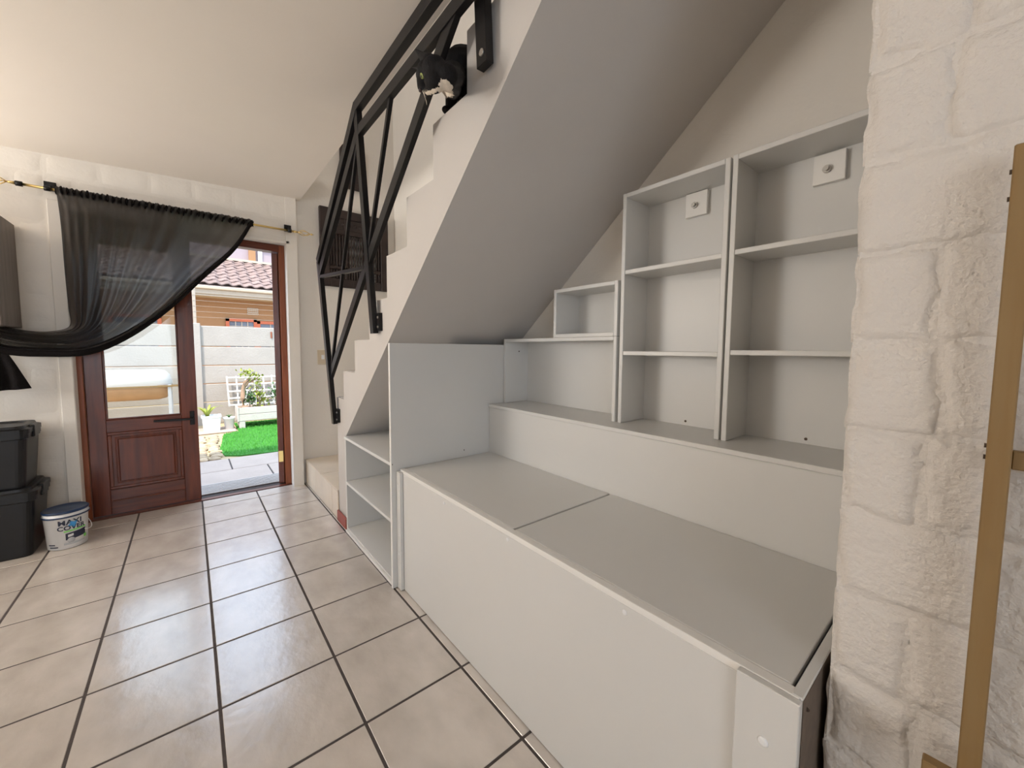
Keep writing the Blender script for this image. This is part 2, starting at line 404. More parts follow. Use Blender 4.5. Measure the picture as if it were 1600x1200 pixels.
for (y0, y1) in ((2.655, 2.79), (2.795, 3.232), (3.237, 3.572)):
    B('riser_tile', (.714, y0, .004), (.7225, y1-.001, .188), 'steptile', st, .001)
for (x0, x1, y0, y1) in ((.714, 1.10, 2.655, 3.085), (.714, 1.10, 3.09, 3.572), (1.105, XALC-.006, 2.655, 3.085), (1.105, XALC-.006, 3.09, 3.572)):
    B('landing_tile', (x0, y0, .190), (x1, y1, .199), 'steptile', st, .001)
B('step', (1.13, 2.655, .199), (XALC-.006, 3.06, .40), 'stairpaint', st)
B('step', (1.13, 2.655, .40), (XALC-.006, 2.84, .60), 'stairpaint', st)

# ------------------------------------------------------------------ steel balustrade (leans outwards)
def R_(u, v, X): return P(u, v, 0, X)
p1b, j1, p1t = R_(523, 662, .70), R_(517, 588, .69), R_(499, 408, .645)
p2b, j2, p2t = R_(585, 521, .70), R_(573, 418, .685), R_(558, 168, .645)
bal = thing('balustrade', (.70, 1.9, .7), 'black steel balustrade of flat bars in fan shapes along the stair edge', 'railing')
SX = (1, 0, 0)
def sb(name, p, q, w, t=.022, par=bal): return MB().bar(p, q, w, t, SX, .0012).build(name, 'steel', par)
e = Vector((0, 0, .0))
d1 = (p1t-p1b); d2 = (p2t-p2b)
post1 = sb('post', p1b, p1t, .042, .026); post2 = sb('post', p2b, p2t+d2*.006, .042, .026)
p3b = R_(758, 104, .70); p3u = p3b+Vector((-.02, .012, .56))
post3 = sb('post', p3b, p3u, .05, .026)
rlev = Vector((.643, -.1, p2t.z)); sb('top_rail', p2t+Vector((0, .016, 0)), rlev, .046, .03)
sb('top_rail', p2t, p1t+Vector((0, .004, -.004)), .050, .03)
q2 = p2t+(p2b-p2t)*.105; q1 = p1t+(p1b-p1t)*.075
sb('lower_rail', q2, Vector((.648, -.1, q2.z)), .046, .024)
sb('lower_rail', q2, q1+Vector((0, .01, -.01)), .050, .024)
sb('cross_bar', q1+Vector((0, -.01, -.02)), j2+Vector((0, .01, 0)), .018, .022)
sb('fan_bar', j1, j2, .048, .02); sb('baluster', j1, R_(560, 214, .65), .018, .016)
sb('baluster', j2, R_(613, 136, .65), .020, .016); sb('fan_bar', j2, R_(719, -4, .65), .052, .02)
p3j = p3b+(p3u-p3b)*.45
for (pb, dd, h) in ((p1b, d1, .085), (p2b, d2, .085)):
    dn = dd.normalized(); c = pb+dn*(.012+h/2)
    br = MB().box((c.x+.008, c.y-.050, c.z-h/2), (.7235, c.y+.004, c.z+h/2), .001).build('bracket', 'steel', bal)
    MB().cyl((c.x+.004, c.y-.036, c.z+h*.25), (c.x+.010, c.y-.036, c.z+h*.25), .006, n=8).build('bolt', 'zinc', br)
    MB().cyl((c.x+.004, c.y-.036, c.z-h*.28), (c.x+.010, c.y-.036, c.z-h*.28), .006, n=8).build('bolt', 'zinc', br)
MB().cyl((p3b.x-.018, p3b.y-.004, p3b.z+.03), (p3b.x-.012, p3b.y-.004, p3b.z+.03), .010, n=8).build('bolt', 'zinc', post3)

# ------------------------------------------------------------------ bench
T = .016; Y0, Y1 = .159, 1.706; BX = .733; BZ = .567
be = thing('storage_bench', (1, .9, 0), 'long white storage bench with two lift-up lids under the stairs', 'bench')
fp = B('front_panel', (BX, .164, .003), (BX+.016, Y1, BZ-.016), 'board', be)
B('top_rail', (BX, .164, BZ-.0155), (BX+.022, Y1, BZ), 'edge', be, .001)
B('end_panel', (BX+.002, Y0, .003), (1.238, Y0+T, BZ+.001), 'board', be)
B('dark_end_face', (BX+.002, Y0-.0008, .003), (1.238, Y0, BZ-.002), 'darkend', be, 0)  # thin dark brown plate over the outer face of the end panel
B('end_panel', (BX+.018, Y1-T, .003), (1.238, Y1, BZ-.018), 'board', be)
B('lid_support', (BX+.018, Y0+T+.002, .510), (BX+.037, Y1-T-.002, BZ-.0185), 'gap', be)
B('lid_support', (1.20, Y0+T+.002, .510), (1.238, Y1-T-.002, BZ-.0185), 'gap', be)
B('lid_support', (BX+.04, .895, .510), (1.198, .920, BZ-.0185), 'gap', be)
B('lid', (BX+.0245, .9120, BZ-.0165), (1.240, 1.704, BZ-.0005), 'board', be)
B('lid', (BX+.0245, .181, BZ-.0165), (1.240, .9035, BZ-.0005), 'board', be)
cs = B('cover_strip', (BX-.015, Y0, .003), (BX-.0005, .252, BZ-.001), 'board', be)
cs2 = B('cover_strip', (BX-.017, 1.672, .003), (BX-.0005, 1.7095, BZ-.008), 'board', be)
def cap(c, par, r=.0085, m='white'): return MB().ball(c, r, 10, (.35, 1, 1)).build('screw_cap', m, par)
for (u, v) in ((694, 786), (793, 843), (976, 957)): cap(P(u, v, 0, BX-.0005), fp, .0065)
cap(P(1192, 1159, 0, BX-.0155), cs)
for (u, v) in ((620, 757), (622, 864)):
    q = P(u, v, 0, BX-.0175); cap((q.x, 1.69, q.z), cs2, .004)
cap((BX+.022, Y0-.001, .540), be, .004, 'gap')
# ledge behind the bench
le = thing('back_ledge', (1.37, .9, .0), 'white box ledge with an overhanging top behind the storage bench', 'ledge')
B('front_panel', (1.243, .157, .004), (1.259, 1.7085, .8115), 'board', le)
B('top_board', (1.236, .157, .812), (1.510, 1.7085, .828), 'board', le)
# tall under-stair shelf cupboard
cu = thing('understair_cabinet', (1, 2.1, 0), 'white open shelf cabinet tucked under the lowest stairs with a tall side panel', 'cabinet')
sp = B('side_panel', (.695, 1.7105, .003), (1.510, 1.727, 1.147), 'board', cu)
B('edge_band', (.6935, 1.7105, .003), (.6952, 1.727, 1.147), 'edge', sp, 0)
for (u, v) in ((613, 726), (725, 703)): cap(P(u, v, 1, 1.7100), sp, .004, 'gap')
B('far_panel', (.712, 2.452, .003), (1.06, 2.468, .588), 'board', cu)
MB().prism([(1.728, .003), (2.451, .003), (2.451, .588), (1.81, 1.122), (1.728, 1.140)], 0, 1.06, 1.07).build('back_panel', 'board', cu)   # cut to the slope of the soffit
B('shelf', (.706, 1.728, .574), (1.058, 2.466, .590), 'board', cu)
B('shelf', (.708, 1.728, .298), (1.058, 2.451, .314), 'board', cu)
B('base_board', (.712, 1.728, .003), (1.058, 2.451, .022), 'board', cu)
B('plinth_strip', (.700, 1.745, .001), (.7115, 2.45, .014), 'edge', cu, .001)

# ------------------------------------------------------------------ wall shelf units
XF, XB = 1.340, 1.508
def unit(label, y0, y1, z0, z1, shelves, x0=XF, bottom=True, group=None, cat='shelf unit', name='shelf_unit', xb=None):
    xb_ = xb or XB
    t = thing(name, ((x0+xb_)/2, (y0+y1)/2, z0), label, cat, group)
    B('side_panel', (x0, y0, z0), (xb_, y0+T, z1), 'board', t); B('side_panel', (x0, y1-T, z0), (xb_, y1, z1), 'board', t)
    B('top_board', (x0, y0+T, z1-T), (xb_, y1-T, z1), 'board', t)
    if bottom: B('bottom_board', (x0, y0+T, z0), (xb_, y1-T, z0+T), 'board', t)
    for z in shelves: B('shelf', (x0+.002, y0+T, z-T), (xb_-.006, y1-T, z), 'board', t)
    B('back_panel', (xb_-.006, y0+T, z0+(T if bottom else 0)), (xb_, y1-T, z1-T), 'board', t, 0)
    return t
ZL = .8285
mu = unit('tall white three-tier shelf unit with one bolted plate, next to the low open unit', .558, .955, ZL, 1.730, [1.118, 1.436], bottom=False)
ru = unit('tall white three-tier shelf unit with one bolted plate, standing against the rough brick pillar', .156, .551, ZL, 1.731, [1.124, 1.440], bottom=False)
lu = unit('low wide white open shelf unit next to the tall side panel', .969, 1.708, ZL, 1.178, [], bottom=False)
sbx = unit('small white open box shelf perched on the low shelf unit', .969, 1.328, 1.1785, 1.402, [], bottom=True)
def plate(par, ua, va, ub, vb):
    a = P(ua, va, 0, 1.486); b = P(ub, vb, 0, 1.486)
    pl = MB().box((1.486, min(a.y, b.y), min(a.z, b.z)), (1.5015, max(a.y, b.y), max(a.z, b.z)), .001).build('mounting_plate', 'edge', par)
    c = ((a.y+b.y)/2+.004, (a.z+b.z)/2-.004)
    MB().cyl((1.478, c[0], c[1]), (1.4861, c[0], c[1]), .011, n=14).cyl((1.470, c[0], c[1]), (1.478, c[0], c[1]), .007, n=6).build('bolt', 'zinc', pl)
plate(mu, 1072, 305, 1104, 333); plate(ru, 1272, 246, 1320, 278)
for par, (u, v) in ((mu, (1071, 658)), (ru, (1259, 686))):
    c = P(u, v, 0, XB-.0065); MB().cyl((c.x-.001, c.y, c.z), (c.x+.001, c.y, c.z), .0045, n=10).build('screw_hole', 'gap', par)
c = P(811, 549, 1, 1.708-T); MB().cyl((c.x, c.y+.0008, c.z), (c.x, c.y-.0008, c.z), .004, n=10).build('screw_hole', 'gap', lu)

# ------------------------------------------------------------------ timber frame against the right wall
tf = thing('timber_frame', (.81, -.3, 0), 'yellow pine batten frame standing against the rough white brick wall', 'wooden frame')
B('upright', (.788, -.0225, .001), (.8125, -.0015, 1.374), 'pine', tf)
B('upright', (.788, -.62, .001), (.8125, -.599, 1.374), 'pine', tf)
for z in (.985, .535): B('cross_bar', (.800, -.599, z-.012), (.8125, -.0225, z+.012), 'pine', tf)
bf = B('foot_block', (.770, -.0225, .520), (.788, .030, .553), 'pine', tf)
for z in (1.345, 1.312, 1.0, .985): MB().cyl((.800, -.0016, z), (.800, .0006, z), .003, n=8).build('screw', 'gap', tf)

# ------------------------------------------------------------------ door
YD0, YD1 = 3.652, 3.690
dr = thing('door_1', (.03, 3.66, 0), kind='structure')
B('jamb', (-.549, 3.622, .005), (-.524, 3.71, 1.93), 'frame', dr); B('jamb', (.578, 3.622, .005), (.6165, 3.71, 1.93), 'frame', dr)
B('head', (-.524, 3.622, 1.878), (.578, 3.71, 1.93), 'woodh', dr)
def leaf(flip):
    """narrow half-glazed leaf; x runs from the hinge side 0 to .555 towards the meeting stile"""
    W = .553; parts = []
    mb = MB()
    for a, b in ((0, .083), (W-.090, W)): mb.box((a, 0, 0), (b, .04, 1.865), .002)
    stiles = mb
    rl = MB()
    for a, b in ((0, .165), (.550, .632), (1.78, 1.865)): rl.box((.083, .001, a), (W-.090, .039, b), .002)
    pan = MB(); pan.box((.083, .014, .165), (W-.09, .026, .55))
    mo = MB()
    for (a, b, c, d) in ((.083, .463, .165, .185), (.083, .463, .53, .55), (.083, .103, .185, .53), (.443, .463, .185, .53)): mo.box((a, .004, c), (b, .036, d), .004)
    for (a, b, c, d) in ((.118, .428, .20, .208), (.118, .428, .507, .515), (.118, .126, .208, .507), (.42, .428, .208, .507)): mo.box((a, .008, c), (b, .032, d), .003)
    pf = MB(); pf.box((.130, .008, .212), (.416, .032, .503), .006)
    wb = MB(); wb.box((.09, -.010, .082), (.462, .001, .094), .003)
    gl = MB(); gl.box((.083, .018, .632), (W-.09, .022, 1.78))
    bd = MB()
    for (a, b, c, d) in ((.083, .463, .632, .642), (.083, .463, 1.77, 1.78), (.083, .093, .642, 1.77), (.453, .463, .642, 1.77)): bd.box((a, .008, c), (b, .032, d), .003)
    hd = MB(); hd.box((.508, -.006, .555), (.535, .001, .655), .002).cyl((.522, -.04, .602), (.522, 0, .602), .008, n=10).bar((.528, -.042, .602), (.315, -.038, .608), .016, .010, (0, 1, 0), .003)
    return stiles, rl, pan, mo, pf, wb, gl, bd, hd
def place(mb, mw):
    mb.bm.transform(mw); return mb
def door_leaf(mw, handle):
    s, rl, pan, mo, pf, wb, gl, bd, hd = [place(x, mw) for x in leaf(0)]
    lf = s.build('leaf', 'wood', dr)
    rl.build('rail', 'woodh', lf); pan.build('panel', 'wood', lf); mo.build('moulding', 'wood', lf); pf.build('raised_field', 'wood', lf)
    wb.build('weather_bar', 'woodh', lf); gl.build('pane', 'glass', lf); bd.build('glazing_bead', 'woodh', lf)
    if handle: hd.build('handle', 'steel', lf)
    else: hd.bm.free()
    return lf
door_leaf(Matrix.Translation((-.522, YD0, .007)), True)
a = math.radians(90-12)
rl_ = door_leaf(Matrix.Translation((.573, 3.664, .007)) @ Matrix.Rotation(a, 4, 'Z'), False)
lx = Matrix.Translation((.573, 3.664, .007)) @ Matrix.Rotation(a, 4, 'Z')
hg = MB(); hg.box((-.004, .004, .18), (.0005, .036, .27)); place(hg, lx).build('hinge', 'brass', rl_)

# ------------------------------------------------------------------ curtain and rod
YC = 3.448; rz = 2.012
rod = thing('curtain_rod', (0, YC, rz-.02), 'thin brass curtain rod with twisted cage finials over the doorway', 'curtain rod')
MB().cyl((-.70, YC, rz), (.655, YC, rz), .0075, n=12).build('pole', 'brass', rod)
def finial(x, s):
    f = MB()
    f.cyl((x, YC, rz), (x+s*.03, YC, rz), .009, .005, n=10)
    for k in range(4):
        f.tube([(x+s*(.03+.085*t/10), YC+.022*math.sin(math.pi*t/10)*math.cos(k*math.pi/2+t*.16), rz+.022*math.sin(math.pi*t/10)*math.sin(k*math.pi/2+t*.16)) for t in range(11)], .0026, 6)
    f.ball((x+s*.125, YC, rz), .008, 8); f.cyl((x+s*.11, YC, rz), (x+s*.14, YC, rz), .004, .003, n=8)
    return f.build('finial', 'brass', rod)
finial(.655, 1); finial(-.70, -1)
for x in (-.585, .628):
    b = MB(); b.box((x-.024, 3.515, rz+.008), (x+.024, 3.526, rz+.058), .001).bar((x, 3.516, rz+.03), (x, YC, rz+.016), .018, .010).cyl((x-.012, YC, rz), (x+.012, YC, rz), .014, n=14)
    b.build('bracket', 'steel', rod)
MB().cyl((-.70, YC, rz), (-.675, YC, rz), .014, n=12).build('end_ring', 'steel', rod)
def curve(pts, n):
    out = []
    P_ = [Vector((p[0], p[1], 0)) for p in pts]; P_ = [P_[0]*2-P_[1]] + P_ + [P_[-1]*2-P_[-2]]
    for k in range(n+1):
        t = k/n*(len(pts)-1); i = min(int(t), len(pts)-2); f = t-i; a, b, c, d = P_[i:i+4]
        out.append(.5*((2*b)+(c-a)*f+(2*a-5*b+4*c-d)*f*f+(3*b-a-3*c+d)*f*f*f))
    return out
NU, NV = 150, 70
Lc = curve([(87, 292), (96, 350), (103, 420), (110, 480), (112, 510), (80, 518), (40, 516), (0, 508), (-45, 498)], NV)
Rc = curve([(396, 344), (366, 388), (318, 430), (262, 480), (200, 522), (140, 546), (75, 549), (10, 545), (-45, 528)], NV)
bm = bmesh.new(); grid = []
for j in range(NV+1):
    row = []; v = j/NV
    for i in range(NU+1):
        u = i/NU
        # strands bunch into a roll as they sweep to the tie-back
        uu = u
        p = Lc[j].lerp(Rc[j], uu)
        wav = math.sin(u*2*math.pi*(17+2*math.sin(u*5)))*.35+.5*math.sin(u*2*math.pi*8.3+1.2+v*2)
        slow = math.sin(u*2*math.pi*4.1+.7+v*1.4)
        amp = .006+.030*min(1, v*3)
        dep = amp*wav + .045*slow*min(1, v*2.5)
        gather = max(0, min(1, (v-.55)/.15))
        dep = dep*(1-.3*gather) - gather*.05*math.sin(math.pi*u)
        if v < .03: dep = .012*math.copysign(1, math.sin(u*2*math.pi*30))*(.6)+.004
        q = P(p.x, p.y, 1, YC-.012)
        # puckered header above the rod
        dz = .012*abs(noise.noise(Vector((u*60, 0, 2)))) if j == 0 else 0
        row.append(bm.verts.new((q.x, q.y-dep, q.z+dz)))
    grid.append(row)
for j in range(NV):
    for i in range(NU):
        f = bm.faces.new((grid[j][i], grid[j][i+1], grid[j+1][i+1], grid[j+1][i])); f.smooth = True
me = bpy.data.meshes.new('curtain'); bm.to_mesh(me); bm.free()
cur = thing('curtain', (0, YC, 1.1), 'sheer black curtain gathered on the brass rod and swept aside across the doorway', 'curtain')
link('drape', me, cur, 'curtain')
hd = bmesh.new(); rows = []
for j in range(7):
    row = []
    for i in range(181):
        u = i/180; x = -.556+.951*u; a = math.pi*2*j/6
        rr = .019+.006*noise.noise(Vector((u*55, a, 0)))+.005*math.sin(u*2*math.pi*46)
        row.append(hd.verts.new((x, YC+rr*.75*math.cos(a), rz+.001+rr*1.15*math.sin(a)+.004*noise.noise(Vector((u*40, 4, 0))))))
    rows.append(row)
for j in range(6):
    for i in range(180):
        f = hd.faces.new((rows[j][i], rows[j][i+1], rows[j+1][i+1], rows[j+1][i])); f.smooth = True
me = bpy.data.meshes.new('header'); hd.to_mesh(me); hd.free(); link('gathered_header', me, cur, 'hem')
MB().tube([P(p.x-1.5, p.y+1.5, 1, YC-.022) for p in Rc[::2]], lambda t: .010+.016*min(1, t*1.6), 8).build('rolled_hem', 'hem', cur)
# tail hanging from the tie-back
bm = bmesh.new(); grid = []
Lt = curve([(-40, 540), (-45, 575), (-48, 615)], 14); Rt = curve([(3, 540), (22, 565), (38, 590), (48, 607)], 14)
for j in range(15):
    row = []
    for i in range(25):
        p = Lt[j].lerp(Rt[j], i/24); q = P(p.x, p.y, 1, YC-.02); row.append(bm.verts.new((q.x, q.y-.022*math.sin(i/24*15+j*.15)*(j/14), q.z)))
    grid.append(row)
for j in range(14):
    for i in range(24):
        f = bm.faces.new((grid[j][i], grid[j][i+1], grid[j+1][i+1], grid[j+1][i])); f.smooth = True
me = bpy.data.meshes.new('tail'); bm.to_mesh(me); bm.free(); link('tail', me, cur, 'hem')
# tie-back hook that holds it, on the far wall
hk = MB().cyl((-.905, 3.533, 1.18), (-.905, 3.43, 1.18), .006, n=8).ball((-.905, 3.425, 1.18), .012, 8)
hk.build('tieback_hook', 'brass', cur)

# ------------------------------------------------------------------ things along the far wall
wc = thing('wall_cabinet', (-1.1, 3.38, 1.22), 'grey wood-grain wall cabinet hung beside the doorway', 'cabinet')
B('body', (-1.55, 3.225, 1.226), (-.733, 3.530, 1.80), 'cabinet', wc)
for x0, x1 in ((-1.55, -1.144), (-1.14, -.733)):
    d = B('door', (x0, 3.205, 1.228), (x1, 3.2235, 1.798), 'cabinet', wc); B('handle', ((x1 if x0 < -1.2 else x0+.03)-.02, 3.19, 1.27), ((x1 if x0 < -1.2 else x0+.03)-.01, 3.2045, 1.40), 'zinc', d)

def rrect(cx, cy, hx, hy, r, n=5):
    out = []
    for sx, sy, a0 in ((1, 1, 0), (-1, 1, 90), (-1, -1, 180), (1, -1, 270)):
        for k in range(n+1):
            a = math.radians(a0+90*k/n); out.append((cx+sx*(hx-r)+r*math.cos(a), cy+sy*(hy-r)+r*math.sin(a)))
    return out
def loft(levels, cx, cy, mbx):
    prev = None
    for (hx, hy, r, z) in levels:
        ring = [mbx.bm.verts.new((x, y, z)) for x, y in rrect(cx, cy, hx, hy, r)]
        if prev:
            n = len(ring)
            for k in range(n):
                f = mbx.bm.faces.new((prev[k], prev[(k+1) % n], ring[(k+1) % n], ring[k])); f.smooth = False
        else: mbx.bm.faces.new(ring[::-1])
        prev = ring
    mbx.bm.faces.new(prev); return mbx
def storage(label, cx, cy, z, hx, hy, h):
    t = thing('storage_box', (cx, cy, z), label, 'storage box', 'stacked black storage boxes')
    loft([(hx*.86, hy*.86, .03, z), (hx*.87, hy*.87, .032, z+.012), (hx*.95, hy*.95, .035, z+h-.075), (hx*.985, hy*.985, .036, z+h-.07), (hx*.985, hy*.985, .036, z+h-.045)], cx, cy, MB()).build('tub', 'plastic', t)
    l = loft([(hx, hy, .04, z+h-.045), (hx, hy, .04, z+h-.022), (hx*.93, hy*.93, .04, z+h-.016), (hx*.91, hy*.91, .04, z+h-.004), (hx*.80, hy*.80, .04, z+h-.004), (hx*.78, hy*.78, .04, z+h-.012)], cx, cy, MB()).build('lid', 'plastic', t)
    for s in (-1, 1): MB().box((cx+s*(hx-.004)-.012, cy-.05, z+h-.075), (cx+s*(hx-.004)+.010, cy+.05, z+h-.010), .004).build('clip', 'plastic', l)
storage('black plastic storage box with ribbed lid at the bottom of the stack, on the floor', -.905, 3.345, .001, .245, .165, .372)
storage('black plastic storage box with ribbed lid, on top of another box', -.895, 3.345, .3695, .220, .145, .335)

# paint bucket
bx_, by_ = -.573, 3.262
bk = thing('paint_bucket', (bx_, by_, 0), 'small white paint bucket with a navy lid and printed label beside the door', 'bucket')
body = MB().lathe((bx_, by_, 0), [(.070, .001), (.077, .004), (.0865, .178), (.0915, .180), (.0915, .186), (.088, .188), (.089, .206), (.084, .206)], 36).build('tub', 'white', bk)
MB().lathe((bx_, by_, 0), [(.0925, .1795), (.0945, .181), (.0945, .187), (.0925, .1885)], 36, cap=False).build('rim_band', 'navy', bk)
MB().lathe((bx_, by_, 0), [(.0895, .203), (.0915, .205), (.0915, .213), (.088, .216), (.083, .2125), (.03, .211), (.001, .211)], 36).build('lid', 'navy', bk)
BA0 = math.atan2(-by_, -bx_)-.14
def rad(z): return .077+(.0865-.077)*(z-.004)/.174
def wrap(me, z0, a0, off):
    for v in me.vertices:
        s, t = v.co.x, v.co.y; z = z0+t; r = rad(z)+off+v.co.z; a = BA0+a0+s/.083
        v.co = (bx_+r*math.cos(a), by_+r*math.sin(a), z)
def patch(name, a0, a1, z0, z1, m, off=.0006, skew=0):
    mb = MB(); n = 14
    lo = []; hi = []
    for k in range(n+1):
        a = BA0+a0+(a1-a0)*k/n
        for lst, z in ((lo, z0), (hi, z1)):
            zz = z+skew*k/n; r = rad(zz)+off; lst.append(mb.bm.verts.new((bx_+r*math.cos(a), by_+r*math.sin(a), zz)))
    for k in range(n): mb.bm.faces.new((lo[k], lo[k+1], hi[k+1], hi[k]))
    return mb.build(name, m, body)
def text(s, size, z0, a0, m, shear=.0, name='lettering', extr=.0002, off=.0012):
    cu_ = bpy.data.curves.new('t', 'FONT'); cu_.body = s; cu_.size = size; cu_.align_x = 'CENTER'; cu_.offset = size*.028; cu_.shear = shear; cu_.space_character = 1.02; cu_.resolution_u = 3
    o = bpy.data.objects.new('t', cu_); COL.objects.link(o); bpy.context.view_layer.update()
    me = bpy.data.meshes.new_from_object(o.evaluated_get(bpy.context.evaluated_depsgraph_get())); bpy.data.objects.remove(o)
    me.materials.clear(); wrap(me, z0, a0, off); return link(name, me, body, m)
text('MAXI', .038, .140, .30, 'ink'); text('COVER', .034, .110, .36, 'ink')
mb = MB()
for k in range(9):
    a = 2*math.pi*k/9; mb.ball((math.cos(a)*.012*(.6+.5*(k % 2)), math.sin(a)*.012*(.6+.5*(k % 2)), 0), .006, 6, (1, 1, .08))
mb.ball((0, 0, 0), .011, 8, (1, 1, .06)); me = bpy.data.meshes.new('splash'); mb.bm.to_mesh(me); mb.bm.free(); wrap(me, .140, .42, .0017); link('splash_print', me, body, 'sky')
patch('lime_stripe', -.02, 1.10, .098, .105, 'lime', .0012, .006)
patch('navy_panel', .05, 1.10, .052, .090, 'ink', .0008, .008)
patch('roof_print', .16, .42, .068, .082, 'white', .0011, .004)
mb = MB().ball((0, 0, 0), .016, 12, (1, 1, .04)); me = bpy.data.meshes.new('roundel'); mb.bm.to_mesh(me); mb.bm.free(); wrap(me, .050, .30, .0014); link('roundel_print', me, body, 'silver')
patch('grey_band', -.05, 1.05, .026, .036, 'silver', .0007); patch('small_print', -.9, -.5, .030, .036, 'ink', .0007); patch('small_print', -.85, -.35, .016, .022, 'ink', .0007)
patch('lime_block', .98, 1.18, .044, .062, 'lime', .0013)
MB().tube([(bx_+.0955*math.cos(t), by_+.0955*math.sin(t)*.98, .182-.10*max(0, math.sin(t-BA0+.2))) for t in [BA0+.9+k*.12 for k in range(20)]], .0022, 6).build('handle', 'white', bk)

# socket plate
so = MB(); so.box((.828, 3.572, .985), (.935, 3.5798, 1.108), .003)
sk = so.build('switch_plate', 'cream'); tag(sk, 'cream double light switch plate on the wall by the stairs', 'switch')
for x in (.858, .892): B('rocker', (x, 3.569, 1.03), (x+.024, 3.572, 1.066), 'white', sk, .001)

# carved wooden panel on the stair wall
cp = thing('carved_panel', (1.15, 3.565, 1.64), 'dark carved wooden wall panel with turned spindles behind the balustrade', 'wall panel')
x0, x1, z0, z1 = .866, 1.440, 1.642, 2.285
for a, b in (((x0, z0), (x0+.07, z1)), ((x1-.07, z0), (x1, z1))): B('stile', (a[0], 3.545, a[1]), (b[0], 3.579, b[1]), 'carved', cp, .004)
for zz in (z0, z1-.07): B('rail', (x0+.07, 3.547, zz), (x1-.07, 3.579, zz+.07), 'carved', cp, .004)
B('inner_rail', (x0+.07, 3.552, 2.085), (x1-.07, 3.579, 2.125), 'carved', cp, .004)
B('inner_rail', (x0+.07, 3.552, 1.79), (x1-.07, 3.579, 1.815), 'carved', cp, .004)
for xm in (1.062, 1.224): B('mullion', (xm, 3.552, z0+.07), (xm+.024, 3.579, z1-.07), 'carved', cp, .003)
B('carved_field', (x0+.07, 3.562, 2.125), (x1-.07, 3.5785, z1-.07), 'carved', cp, .002)
for k in range(9):
    cx = x0+.095+k*.048
    MB().ball((cx, 3.560, 2.17), .018, 10, (1, .5, 1)).build('rosette', 'carved', cp)
for (xa, xb) in ((x0+.07, 1.062), (1.086, 1.224), (1.248, x1-.07)):
    n = int((xb-xa)/.022)
    for k in range(n):
        xc = xa+(k+.5)*(xb-xa)/n
        for (za, zb) in ((1.815, 2.085), (z0+.07, 1.79)):
            h = zb-za; prof = [(.006, 0), (.0105, h*.08), (.007, h*.16), (.0105, h*.35), (.006, h*.5), (.0105, h*.65), (.007, h*.84), (.0105, h*.92), (.006, h)]
            MB().lathe((xc, 3.566, za), prof, 8).build('spindle', 'carved', cp)
B('backing', (x0+.07, 3.5745, z0+.07), (1.062, 3.579, 2.085), 'carved', cp, 0); B('backing', (1.086, 3.5745, z0+.07), (1.224, 3.579, 1.79), 'carved', cp, 0); B('backing', (1.33, 3.5745, z0+.07), (x1-.07, 3.579, 2.085), 'carved', cp, 0)
pf = thing('small_picture', (1.13, 3.57, 2.48), 'small dark framed picture high on the stairwell wall', 'picture')
for a, b in (((1.04, 2.48), (1.07, 2.83)), ((1.20, 2.48), (1.23, 2.83)), ((1.07, 2.48), (1.20, 2.51)), ((1.07, 2.80), (1.20, 2.83))): B('frame_bar', (a[0], 3.555, a[1]), (b[0], 3.579, b[1]), 'carved', pf, .002)
B('print', (1.07, 3.568, 2.51), (1.20, 3.575, 2.80), 'carved', pf, 0)

# ------------------------------------------------------------------ cat on the stairs
def cpx(u, v, X, dd=0.): return P(u, v, 0, X)
mb = MB()
def el(c, r, sc=(1, 1, 1), rot=None): mb.ball(c, r, 16, sc, 0, rot)
HX = .560   # head outside the bars, neck beside the diagonal bar
def chain(pts, n=8):
    """overlapping balls along (u, v, X, radius) stations"""
    for (a, b) in zip(pts, pts[1:]):
        for k in range(n+1):
            t = k/n; q = [a[i]+(b[i]-a[i])*t for i in range(4)]; el(cpx(q[0], q[1], q[2]), q[3])
el(cpx(680, 111, HX+.012), .038); el(cpx(667, 112, HX), .029); el(cpx(680, 125, HX+.008), .032); el(cpx(660, 118, HX-.002), .0195)
chain([(662, 124, HX-.002, .021), (661, 135, HX-.004, .017), (664, 141, HX-.002, .0125)]); chain([(666, 143, HX, .0105), (680, 138, HX+.008, .014)])
chain([(672, 99, HX+.010, .024), (660, 88, HX+.007, .0115), (649, 77, HX+.004, .003)], 10)
chain([(659, 108, HX+.017, .0105), (650, 106, HX+.024, .0055), (641, 105, HX+.029, .002)], 8)
chain([(684, 115, .576, .035), (699, 119, .592, .031), (711, 121, .645, .025), (711, 121, .695, .031), (709, 117, .755, .050)])
chain([(700, 131, .598, .021), (709, 135, .650, .020), (708, 140, .715, .029)])
el((.79, 1.235, 2.080), .082, (1.1, .95, 1.1)); el((.90, 1.235, 2.07), .086, (1.2, .95, 1)); el((1.02, 1.235, 2.06), .092, (1.1, 1, 1)); el((.745, 1.23, 2.04), .055, (1, 1, 1.1))
for (y, x) in ((1.265, .752), (1.205, .775)):
    mb.tube([(x+.02, y, 2.05), (x+.004, y, 1.995), (x, y, 1.965), (x-.004, y, 1.957)], lambda t: .030-.011*t, 10); el((x-.014, y, 1.957), .018, (1.35, .9, .8))
for y in (1.285, 1.185): el((1.05, y, 2.0), .055, (1.1, .7, 1)); el((.99, y, 1.962), .022, (2, .9, .8))
mb.tube([(1.10, 1.235, 2.04), (1.17, 1.25, 2.0), (1.22, 1.29, 1.972), (1.20, 1.32, 1.964)], lambda t: .022-.010*t, 10)
me = bpy.data.meshes.new('cat'); bmesh.ops.recalc_face_normals(mb.bm, faces=mb.bm.faces); mb.bm.to_mesh(me); mb.bm.free()
tmp = bpy.data.objects.new('tmp', me); COL.objects.link(tmp)
rm = tmp.modifiers.new('r', 'REMESH'); rm.mode = 'VOXEL'; rm.voxel_size = .0034
